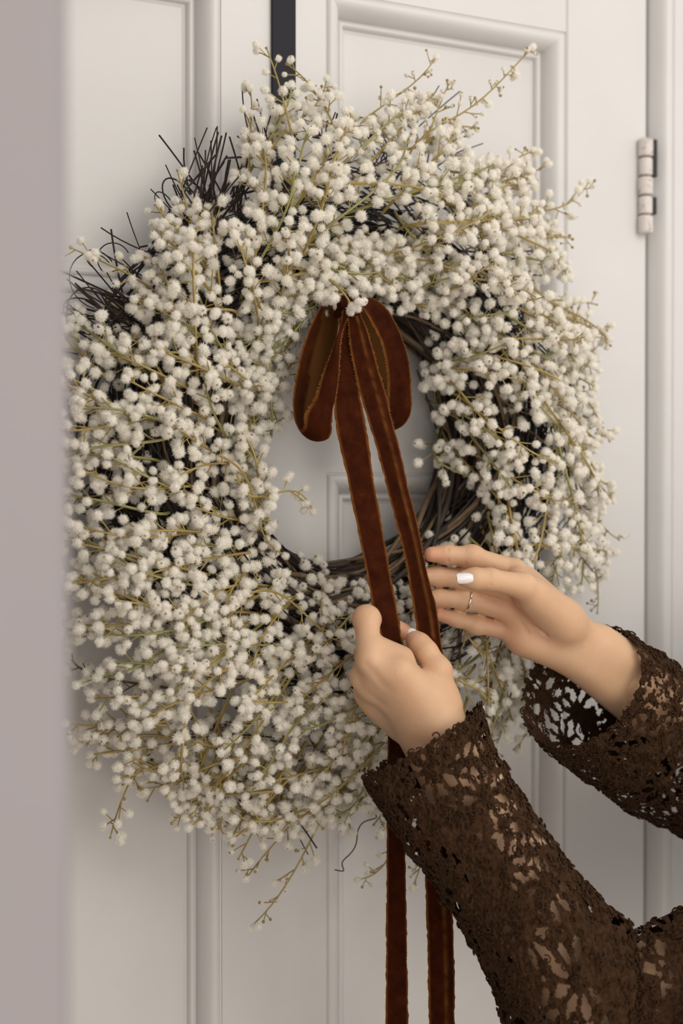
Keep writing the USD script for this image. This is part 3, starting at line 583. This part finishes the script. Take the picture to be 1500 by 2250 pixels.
LH['grooves'] = [((P(806, 1462, .226), P(850, 1520, .234)), .0011, .004), ((P(800, 1500, .210), P(845, 1560, .222)), .0010, .004), (C((792, 1342, 21.5), (806, 1345, 22.0), (820, 1342, 21.5)), .0006, .0010), (C((790, 1352, 21.5), (806, 1355, 22.0), (822, 1352, 21.5)), .0006, .0010), (C((925, 1432, 22.6), (938, 1440, 22.7), (950, 1436, 22.6)), .0006, .0009)]
RH = {'wrist': P(1302, 1440, .178), 'r': (.0092, .0092, .0086, .0078),
      'index': C((1128, 1253, 17.6), (1036, 1224, 16.9), (982, 1219, 16.4), (948, 1218, 16.2)), 'middle': C((1118, 1296, 17.3), (1025, 1272, 16.0), (960, 1266, 15.5), (912, 1267, 15.3)),
      'ring': C((1112, 1342, 16.9), (1022, 1317, 15.6), (962, 1314, 15.2), (922, 1316, 15.0)), 'pinky': C((1118, 1386, 16.5), (1046, 1372, 15.4), (1002, 1360, 15.1), (962, 1350, 15.0)),
      'thumb': C((1236, 1360, 18.9), (1148, 1288, 20.7), (1076, 1273, 20.9), (1020, 1271, 20.5))}
RH['extra'] = [(P(1240, 1370, .188), P(1170, 1312, .196), .0150, .0120, .014), (P(1245, 1438, .176), P(1150, 1408, .168), .0145, .0120, .014)]
RH['grooves'] = [(C(*[(x + dx, y, 0) for x, y in ()]), 0, 1) for dx in ()]
def fing(px, y0, y1, w): return (C((px, y0, w), (px+3, (y0+y1)/2, w+.9), (px, y1, w)), .0014, .0011)
RH['grooves'] = [fing(1022, 1204, 1243, 17.4), fing(1084, 1217, 1252, 18.0), fing(984, 1206, 1234, 17.0), fing(1034, 1300, 1334, 16.2), fing(1044, 1355, 1398, 16.0),
                 (C((1044, 1356, 16.2), (1048, 1385, 17.2), (1046, 1404, 16.8)), .0012, .0016), (C((1128, 1312, 20.2), (1140, 1345, 19.4), (1165, 1378, 18.9), (1205, 1392, 18.9), (1262, 1388, 19.4)), .0026, .0020),
                 (C((1090, 1318, 18.3), (1130, 1352, 18.4), (1160, 1392, 18.3)), .0018, .0016), (C((1288, 1405, 20), (1276, 1440, 19.8), (1262, 1475, 19.2)), .0009, .0016), (C((1075, 1258, 21.6), (1078, 1272, 21.9), (1075, 1286, 21.6)), .0006, .001)]
lh = hand(LH, EL, .0245, view*.8-RIGHT*.4)
rh = hand(RH, ER, .0250, -view)
# the rest of the figure, coarse: it stands outside the picture on the right
MID = (SL+SR)/2; fwd = np.array([-1.0, 0, 0]); hip = np.array([MID[0]+.06, min(-.24, MID[1]), MID[2]-.46])
neck, head = MID+[-.01, 0, .075], MID+[-.05, 0, .215]
B = Field(np.array([min(EL[0], .2)-.12, -.62, hip[2]-.14]), np.array([ER[0]+.75, -.012, head[2]+.16]), .006)
for W, E_, S in ((LH['wrist'], EL, SL), (RH['wrist'], ER, SR)):
    d = (E_-W)/np.linalg.norm(E_-W); B.cap(W+d*.05, W+d*.12, .0280, .034, .004); B.cap(W+d*.12, E_, .034, .037, .004); B.cap(E_, S, .038, .046, .006); B.cap(S, MID-[0, 0, .04], .050, .055, .05)
for z, r in ((.06, .085), (.14, .092), (.24, .078), (.34, .080), (.44, .098)): B.cap(MID+[.02, -.06, -z], MID+[.02, .05, -z], r, r, .06, flat=((1, 0, 0), .85))
B.cap(MID+[0, 0, -.02], neck+[0, 0, .05], .055, .048, .04);
HF = Field(head-[.125, .11, .16], head+[.125, .11, .135], .003); h_ = lambda *q: head+np.array(q)
HF.cap(h_(.022, 0, .028), h_(-.012, 0, .030), .080, .076, .02, flat=((0, 1, 0), .90)); HF.cap(h_(-.030, 0, -.012), h_(-.040, 0, -.066), .056, .040, .03, flat=((0, 1, 0), .97)); HF.cap(h_(-.020, 0, -.055), h_(.02, 0, -.14), .050, .052, .03)
HF.cap(h_(-.066, 0, -.094), h_(-.064, 0, -.090), .015, .015, .022); HF.cap(h_(-.084, 0, .010), h_(-.101, 0, -.026), .0055, .0075, .010)
for sg in (-1, 1):
    HF.cap(h_(-.094, .008*sg, -.029), h_(-.090, .009*sg, -.029), .0055, .0055, .006); HF.cap(h_(-.078, .014*sg, .026), h_(-.070, .042*sg, .024), .009, .008, .012); HF.cap(h_(-.062, .036*sg, -.022), h_(-.052, .044*sg, -.026), .018, .016, .02)
    HF.groove((h_(-.086, .020*sg, .006), h_(-.074, .044*sg, .005)), .008, .011); HF.cap(h_(.012, .070*sg, -.022), h_(.020, .074*sg, .014), .008, .013, .006)
HF.cap(h_(-.085, -.012, -.050), h_(-.085, .012, -.050), .0062, .0062, .006); HF.cap(h_(-.083, -.011, -.061), h_(-.083, .011, -.061), .0072, .0072, .006); HF.groove((h_(-.094, -.020, -.0555), h_(-.094, .020, -.0555)), .0030, .0022)
body_m = (manifold(lh)+manifold(rh)+manifold(B.mesh())+manifold(HF.mesh()))
M['skin'] = mat('skin', {'g': ('geometry', {}), 'n': ('noise_texture', {'scale': 26.0, 'detail': 4.0}), 'n2': ('noise_texture', {'scale': 420.0, 'detail': 3.0}), 'a': ('attribute', {'attribute': 'flush'}),
    'r': ('rgb_ramp', {'ramp': [(0.3, (0.565, 0.345, 0.200)), (0.7, (0.635, 0.405, 0.245))]}), 'f': ('mix_color', {'blend_type': 'mix', 'b': (0.60, 0.23, 0.145)}), 'b': ('bump', {'strength': 0.25, 'distance': 0.0006}),
    'p': ('principled_bsdf', {'roughness': 0.48, 'specular_ior_level': 0.35, 'subsurface_weight': 0.18, 'subsurface_scale': 0.004, 'subsurface_radius': (1.0, 0.35, 0.2)})},
    [('g.position', 'n.vector'), ('g.position', 'n2.vector'), ('n.fac', 'r.fac'), ('r.color', 'f.a'), ('a.fac', 'f.fac'), ('f.result', 'p.base_color'), ('n2.fac', 'b.height'), ('b.normal', 'p.normal')])
M['nail'] = mat('white_polish', {'p': ('principled_bsdf', {'base_color': (0.80, 0.77, 0.76), 'roughness': 0.18, 'coat_weight': 0.4})})
person = thing('person', (MID[0], MID[1], 0), label='person in a brown crochet lace top arranging the velvet ribbon with both hands', cat='person')
bm = body_m.to_mesh(); bv, bf = np.array(bm.vert_properties[:, :3], float), np.array(bm.tri_verts)
flush = np.zeros(len(bv))
for k, q, a_, s_ in [(H, H[f][j], am, .011) for H in (LH, RH) for f in ('index', 'middle', 'ring', 'pinky') for j, am in ((3, .8), (1, .18), (2, .2))]+[(0, RH['pinky'][0], .25, .03), (0, LH['thumb'][3], .4, .012), (0, RH['ring'][0], .2, .025)]:
    flush = np.maximum(flush, a_*np.exp(-((np.linalg.norm(bv-q, axis=1)/s_)**2)))
obj('body', (bv, bf), M['skin'], person, smooth=True, prim={'flush': flush})
def nail(tip, along, out, L, Wd, label):
    along = along/np.linalg.norm(along); out = out-along*(out@along); out /= np.linalg.norm(out); s = np.cross(along, out); n, m = 9, 9; g = np.zeros((n, m, 3))
    for i, u in enumerate(np.linspace(0, 1, n)):
        hw = Wd/2*min(1, .72+.9*u if u < .3 else 1)*math.sqrt(max(.0, 1-max(0, (u-.78)/.30)**2))
        for j, v in enumerate(np.linspace(-1, 1, m)): g[i, j] = tip+along*L*u+s*hw*v+out*(-.0030*v*v*(hw/(Wd/2))**2-.0009*(2*u-1)**2)
    a = g.reshape(-1, 3); b = a-out*.0012; q = lambda i, j: i*m+j; f = []
    for i in range(n-1):
        for j in range(m-1): f += [(q(i, j), q(i+1, j), q(i+1, j+1)), (q(i, j), q(i+1, j+1), q(i, j+1))]
    f = np.array(f); K = n*m; idx = np.arange(K).reshape(n, m); rim = np.concatenate([idx[:, 0], idx[-1, 1:], idx[-2::-1, -1], idx[0, -2:0:-1]]); r2 = np.roll(rim, -1)
    f = np.vstack([f, f[:, ::-1]+K, np.stack([rim, rim+K, r2+K], 1), np.stack([rim, r2+K, r2], 1)])
    t = trimesh.Trimesh(np.vstack([a, b]), f, process=False); t.fix_normals(); obj('fingernail', t, M['nail'], person, smooth=50, label=label)
nail(P(1040, 1267, .2155), P(1003, 1268, .2118)-P(1040, 1267, .2155), view+UP*.35, .0135, .0092, 'white painted thumbnail')
tq = LH['thumb']; to = view*.85+RIGHT*.75+UP*.25; to /= np.linalg.norm(to); tn = (tq[3]-tq[2])/np.linalg.norm(tq[3]-tq[2]); to = to-tn*(to@tn); to /= np.linalg.norm(to)
nail(tq[3]+to*.0078-tn*.0055, tn-to*.12, to, .0125, .0096, 'white painted thumbnail')
# clothes
M['yarn'] = mat('brown_yarn', {'g': ('geometry', {}), 'n': ('noise_texture', {'scale': 300.0, 'detail': 4.0, 'roughness': 0.7}), 'r': ('rgb_ramp', {'ramp': [(0.3, (0.015, 0.007, 0.003)), (0.7, (0.058, 0.028, 0.0125))]}),
    'b': ('bump', {'strength': 0.7, 'distance': 0.0012}), 'p': ('principled_bsdf', {'roughness': 0.9, 'specular_ior_level': 0.1, 'sheen_weight': 0.06, 'sheen_tint': (0.8, 0.5, 0.3)})},
    [('g.position', 'n.vector'), ('n.fac', 'r.fac'), ('r.color', 'p.base_color'), ('n.fac', 'b.height'), ('b.normal', 'p.normal')])
def sleeve(rows, depth_k, tilt, arm, seed, small_at, label):
    """rows: (px, py, cm) of the upper and of the lower outline; a tube of crochet lace between them"""
    g = np.random.default_rng(seed); R = np.array(rows, float); U, Lo = PC(R[:, :3]), PC(R[:, 3:])
    st = .00115; cen = (U+Lo)/2; length = np.linalg.norm(np.diff(cen, axis=0), axis=1).sum(); ns = int(length/st)
    U, Lo = curve(U, ns), curve(Lo, ns); cen = (U+Lo)/2; e1 = (U-Lo)/2; tan = np.gradient(cen, axis=0); tan /= np.linalg.norm(tan, axis=1, keepdims=True)
    e2 = np.cross(tan, e1); e2 *= (np.interp(np.arange(ns), np.linspace(0, ns, len(depth_k)), depth_k)*np.linalg.norm(e1, axis=1)/np.linalg.norm(e2, axis=1))[:, None]
    e2 *= np.sign((e2@view))[:, None]; e2 += tan*(np.exp(-np.arange(ns)*st/.05)*tilt)[:, None]
    rad = np.linalg.norm(e1, axis=1).mean()*.93; nt = int(2*np.pi*rad/st); nm = max(4, round(2*np.pi*rad/.047)); pitch = 2*np.pi*rad/nm
    t = np.arange(nt)*2*np.pi/nt; S, T = np.meshgrid(np.arange(ns)*st, t*rad, indexing='ij')
    v = cen[:, None]+np.cos(t)[None, :, None]*e1[:, None]+np.sin(t)[None, :, None]*e2[:, None]
    n_ = np.cross(np.gradient(v, axis=0), np.roll(v, -1, 1)-np.roll(v, 1, 1)); n_ /= np.linalg.norm(n_, axis=2, keepdims=True); n_ *= np.sign(((v-cen[:, None])*n_).sum((1, 2), keepdims=True))
    rho = np.full(S.shape, 9.0); alp = np.zeros(S.shape)
    for i in range(int(length/.042)+2):
        for j in range(nm):
            cs, ct = i*.042+.020+g.normal(0, .003), (j+.5*(i % 2))*pitch+g.normal(0, .003); dt = (T-ct+np.pi*rad) % (2*np.pi*rad)-np.pi*rad; r = np.hypot(S-cs, dt)
            b = r < rho; rho[b] = r[b]; alp[b] = (np.arctan2(dt, S-cs)+i*1.3+j)[b]
    q3 = np.stack([S*100, np.cos(t)[None]*rad*100+0*S, np.sin(t)[None]*rad*100+0*S], -1)
    wob = meshkit.noise(q3*2.2, seed)-.5
    n1 = meshkit.noise(q3*.42, seed+1)
    # lens-shaped openings round each flower, a few rows of small ones between the flowers
    slot = np.cos(9*alp+1.5*wob)+.30-1.3*((rho+.003*wob-.0155)/.0072)**2; slot = np.where(n1 > .50, -1, slot)
    small = meshkit.noise(q3*2.6, seed+2)-small_at; small = np.where((rho > .0205) & (n1 < .75), small*4, -1)
    hole = np.maximum(slot, small); cuff = S < .012+.004*np.cos(T/.012*2*np.pi); hole[cuff] = np.where(meshkit.noise(q3[cuff]*4, seed+3) > .74, 1, -1)
    edge = .0035*np.abs(np.sin(T/.011*np.pi)); hole[S < edge] = 1
    rel = meshkit.noise(q3*4.2+3, seed+4); rel2 = meshkit.noise(q3*9, seed+5); sag = meshkit.fbm(q3*.16, 3, seed+9)-.5
    v = v+n_*(.0020*(1-np.abs(2*rel-1))+.0009*rel2+.0030*np.exp(-(rho/.006)**2)+.010*sag*np.clip(S/.05, .3, 1))[..., None]
    w_, e_, s_ = arm; d_ = (e_-w_)/np.linalg.norm(e_-w_)
    for a, b, ra, rb in ((w_-d_*.02, w_+d_*.05, .0275, .0300), (w_+d_*.05, w_+d_*.12, .0300, .0350), (w_+d_*.12, e_, .0350, .0385), (e_, s_, .045, .052)):
        ab = b-a; tt = np.clip((v-a)@ab/(ab@ab), 0, 1); o_ = v-a-tt[..., None]*ab; dd = np.linalg.norm(o_, axis=2); rr = ra+(rb-ra)*tt+.0025+.0015*rel; push = dd < rr
        v = np.where(push[..., None], v+o_/(dd[..., None]+1e-9)*(rr-dd)[..., None], v)
    idx = np.arange(ns*nt).reshape(ns, nt); nx = np.roll(idx, -1, 1); q = np.stack([idx[:-1], idx[1:], nx[1:], nx[:-1]], -1)
    hq = hole[:-1]+hole[1:]+np.roll(hole, -1, 1)[:-1]+np.roll(hole, -1, 1)[1:]
    f = q[hq < 0]; use = np.unique(f); re = np.full(ns*nt, -1); re[use] = np.arange(len(use)); f = re[f]
    m_ = trimesh.Trimesh(v.reshape(-1, 3)[use], np.vstack([f[:, :3], f[:, [0, 2, 3]]]), process=False)
    p = obj('sleeve', m_, M['yarn'], person, smooth=True, label=label)
    # curls of yarn standing on the fabric
    k = 6; ok = np.argwhere(hole < -.25); pick = ok[g.integers(0, len(ok), int(ns*nt*.040))]; o = v[pick[:, 0], pick[:, 1]]; nn = n_[pick[:, 0], pick[:, 1]]
    a_ = np.cross(nn, g.normal(size=nn.shape)); a_ /= np.linalg.norm(a_, axis=1, keepdims=True); b_ = np.cross(nn, a_)
    r_ = g.uniform(.0014, .0031, len(o)); ang = np.linspace(0, g.uniform(3.2, 4.6), k)
    path = o[:, None]+nn[:, None]*(.0004+.0009*np.sin(np.linspace(0, np.pi, k)))[None, :, None]*g.choice([1, 1, -1], len(o))[:, None, None]+r_[:, None, None]*(np.cos(ang)[None, :, None]*a_[:, None]+np.sin(ang)[None, :, None]*b_[:, None])
    td = np.gradient(path, axis=1); td /= np.linalg.norm(td, axis=2, keepdims=True); x_ = np.cross(td, nn[:, None]); x_ /= np.linalg.norm(x_, axis=2, keepdims=True); y_ = np.cross(td, x_); tr = .00080
    ring_ = np.stack([path+tr*(math.cos(c)*x_+math.sin(c)*y_) for c in (0, 2.094, 4.189)], 2); V = ring_.reshape(-1, 3); base = np.arange(len(o))[:, None, None]*k*3
    i_, j_ = np.meshgrid(np.arange(k-1), np.arange(3), indexing='ij'); j2 = (j_+1) % 3; Q = np.stack([i_*3+j_, i_*3+j2, (i_+1)*3+j2, (i_+1)*3+j_], -1).reshape(-1, 4); Q = (base+Q[None]).reshape(-1, 4)
    obj('yarn_loops', (V, np.vstack([Q[:, :3], Q[:, [0, 2, 3]]])), M['yarn'], p, smooth=True, kind='stuff', label='curly loops of brown yarn')
    return p
sleeve([(1050, 1545, 22.7, 797, 1702, 22.3), (1068, 1630, 23.8, 850, 1790, 23.4), (1128, 1755, 25.1, 908, 1875, 24.8), (1205, 1870, 26.3, 985, 1965, 26), (1285, 1965, 27.5, 1050, 2070, 27.2), (1352, 2040, 28.5, 1100, 2160, 28.4), (1392, 2095, 29.6, 1165, 2310, 29.6),
        (1425, 2085, 30.5, 1330, 2420, 30.5), (1500, 2040, 32.5, 1520, 2420, 32.5), (1620, 2000, 35, 1660, 2370, 35), (1900, 1880, 40.5, 1990, 2240, 40.5)], (.62, .80, .95, .95, .95, .85), .000, (LH['wrist'], EL, SL), 5, .70, 'brown crochet lace sleeve of the lower, nearer arm')
sleeve([(1368, 1392, 19, 1174, 1612, 16), (1425, 1428, 18.6, 1255, 1690, 16), (1500, 1478, 18.2, 1345, 1752, 15.6), (1580, 1530, 18, 1440, 1802, 15.5), (1700, 1615, 18, 1590, 1890, 15.5), (1830, 1690, 18, 1790, 1990, 15.5), (1980, 1640, 17, 2010, 1960, 15), (2200, 1560, 16, 2250, 1880, 14.5)], (.66, .75, .8, .8), .026, (RH['wrist'], ER, SR), 8, .62, 'brown crochet lace sleeve of the upper, farther arm')
T_ = Field(np.array([min(MID[0]-.3, SL[0]-.25), -.62, hip[2]-.14]), np.array([MID[0]+.4, -.004, MID[2]+.12]), .008)
for z, r in ((.02, .075), (.06, .093), (.14, .100), (.24, .086), (.34, .090), (.44, .108)): T_.cap(MID+[.02, -.06, -z], MID+[.02, .05, -z], r, r, .06, flat=((1, 0, 0), .9))
for E_, S in ((EL, SL), (ER, SR)): T_.cap(S, MID-[0, 0, .05], .062, .066, .05); T_.cap(E_*.42+S*.58, S, .056, .062, .02)
obj('lace_top', T_.mesh(), M['yarn'], person, smooth=True)
M['cloth'] = mat('dark_trousers', {'p': ('principled_bsdf', {'base_color': (0.035, 0.032, 0.03), 'roughness': 0.85})})
M['hair'] = woody('brown_hair', (0.05, 0.028, 0.015), (0.11, 0.065, 0.035), 80, 0.5)
hz = hip[2]; L_ = Field(np.array([MID[0]-.35, -.62, .0]), np.array([MID[0]+.4, -.004, hz+.16]), .010)
for sg in (-1, 1):
    hp = np.array([MID[0]+.04, MID[1]+sg*.085, hz]); kn = np.array([MID[0]-.06, MID[1]+sg*.09, hz*.52]); an = np.array([MID[0]+.05, MID[1]+sg*.09, .09])
    L_.cap(hp+[0, 0, .07], hp, .095, .10, .05); L_.cap(hp, kn, .085, .060, .04); L_.cap(kn, an, .060, .050, .03)
    sh = Field(an-[.30, .10, .10], an+[.12, .10, .08], .006); sh.cap(an+[.02, 0, -.035], an+[-.17, 0, -.052], .042, .036, .02); sh.cap(an, an+[.01, 0, -.03], .046, .046, .02)
    sm = sh.mesh(); sm.vertices[:, 2] = np.maximum(sm.vertices[:, 2], .0005); obj('shoe', sm, M['gap_shade_and_shoe'], person, smooth=True)
obj('trousers', L_.mesh(), M['cloth'], person, smooth=True)
M['eye'] = mat('eye_white', {'a': ('attribute', {'attribute': 'iris'}), 'r': ('rgb_ramp', {'ramp': [(0.0, (0.78, 0.75, 0.72)), (0.45, (0.78, 0.75, 0.72)), (0.5, (0.09, 0.05, 0.03)), (0.8, (0.09, 0.05, 0.03)), (0.85, (0.01, 0.01, 0.01))], }), 'p': ('principled_bsdf', {'roughness': 0.1})}, [('a.fac', 'r.fac'), ('r.color', 'p.base_color')])
for sg in (-1, 1):
    es = trimesh.creation.icosphere(3, .0118); d_ = es.vertices@(np.array([-.95, .12*sg, -.25])/1.0)/.0118; es.apply_translation(head+[-.0625, .029*sg, .003]); obj('eye', es, M['eye'], person, smooth=True, prim={'iris': np.clip((d_-.80)/.2, 0, 1)})
Hf = Field(head-[.15, .15, .36], head+[.19, .15, .16], .005); Hf.cap(head+[.026, 0, .034], head+[-.006, 0, .036], .091, .087, .02, flat=((0, 1, 0), .93)); Hf.cap(head+[.050, 0, .01], head+[.075, 0, -.10], .074, .060, .04); Hf.cap(head+[.075, 0, -.10], head+[.105, 0, -.30], .058, .030, .03)
G_ = np.stack(np.meshgrid(*[Hf.lo[k]+np.arange(Hf.n[k])*Hf.h for k in range(3)], indexing='ij'), -1)-head
cut = np.minimum((np.linalg.norm((G_-[-.105, 0, -.030])/[.098, .080, .088], axis=-1)-1)*.085, np.maximum(G_[..., 0]-.000, G_[..., 2]+.004))
Hf.D = np.maximum(Hf.D, -cut.astype(np.float32))+(.004*(meshkit.noise(np.stack([G_[..., 1]*170, G_[..., 2]*14, G_[..., 0]*30], -1))-.5)).astype(np.float32)
obj('hair', Hf.mesh(), M['hair'], person, smooth=True)
# ring on the ring finger of the farther hand
M['silver'] = mat('silver', {'p': ('principled_bsdf', {'base_color': (0.78, 0.77, 0.75), 'metallic': 1.0, 'roughness': 0.18})})
M['stone'] = mat('clear_stone', {'p': ('principled_bsdf', {'base_color': (0.9, 0.9, 0.92), 'roughness': 0.02, 'ior': 2.0, 'specular_ior_level': 1.0})})
rc = RH['ring'][1]*.93+RH['ring'][0]*.07+view*.0005; ra = RH['ring'][0]-RH['ring'][1]; ra /= np.linalg.norm(ra); r1 = np.cross(ra, view); r1 /= np.linalg.norm(r1); r2 = np.cross(ra, r1)
rg = thing('ring', rc, label='slim silver ring on the ring finger of the open farther hand', cat='ring')
ta = np.linspace(0, 2*np.pi, 49)
obj('band', tube(rc+.0103*(np.cos(ta)[:, None]*r1+np.sin(ta)[:, None]*r2), .0009, 8), M['silver'], rg, smooth=True)
for j, a_ in enumerate((-.16, 0, .16)):
    s_ = trimesh.creation.icosphere(1, .0014); s_.apply_translation(rc+.0114*(np.cos(a_+3.35)*r1+np.sin(a_+3.35)*r2)); obj('stone', s_, M['stone'], rg)
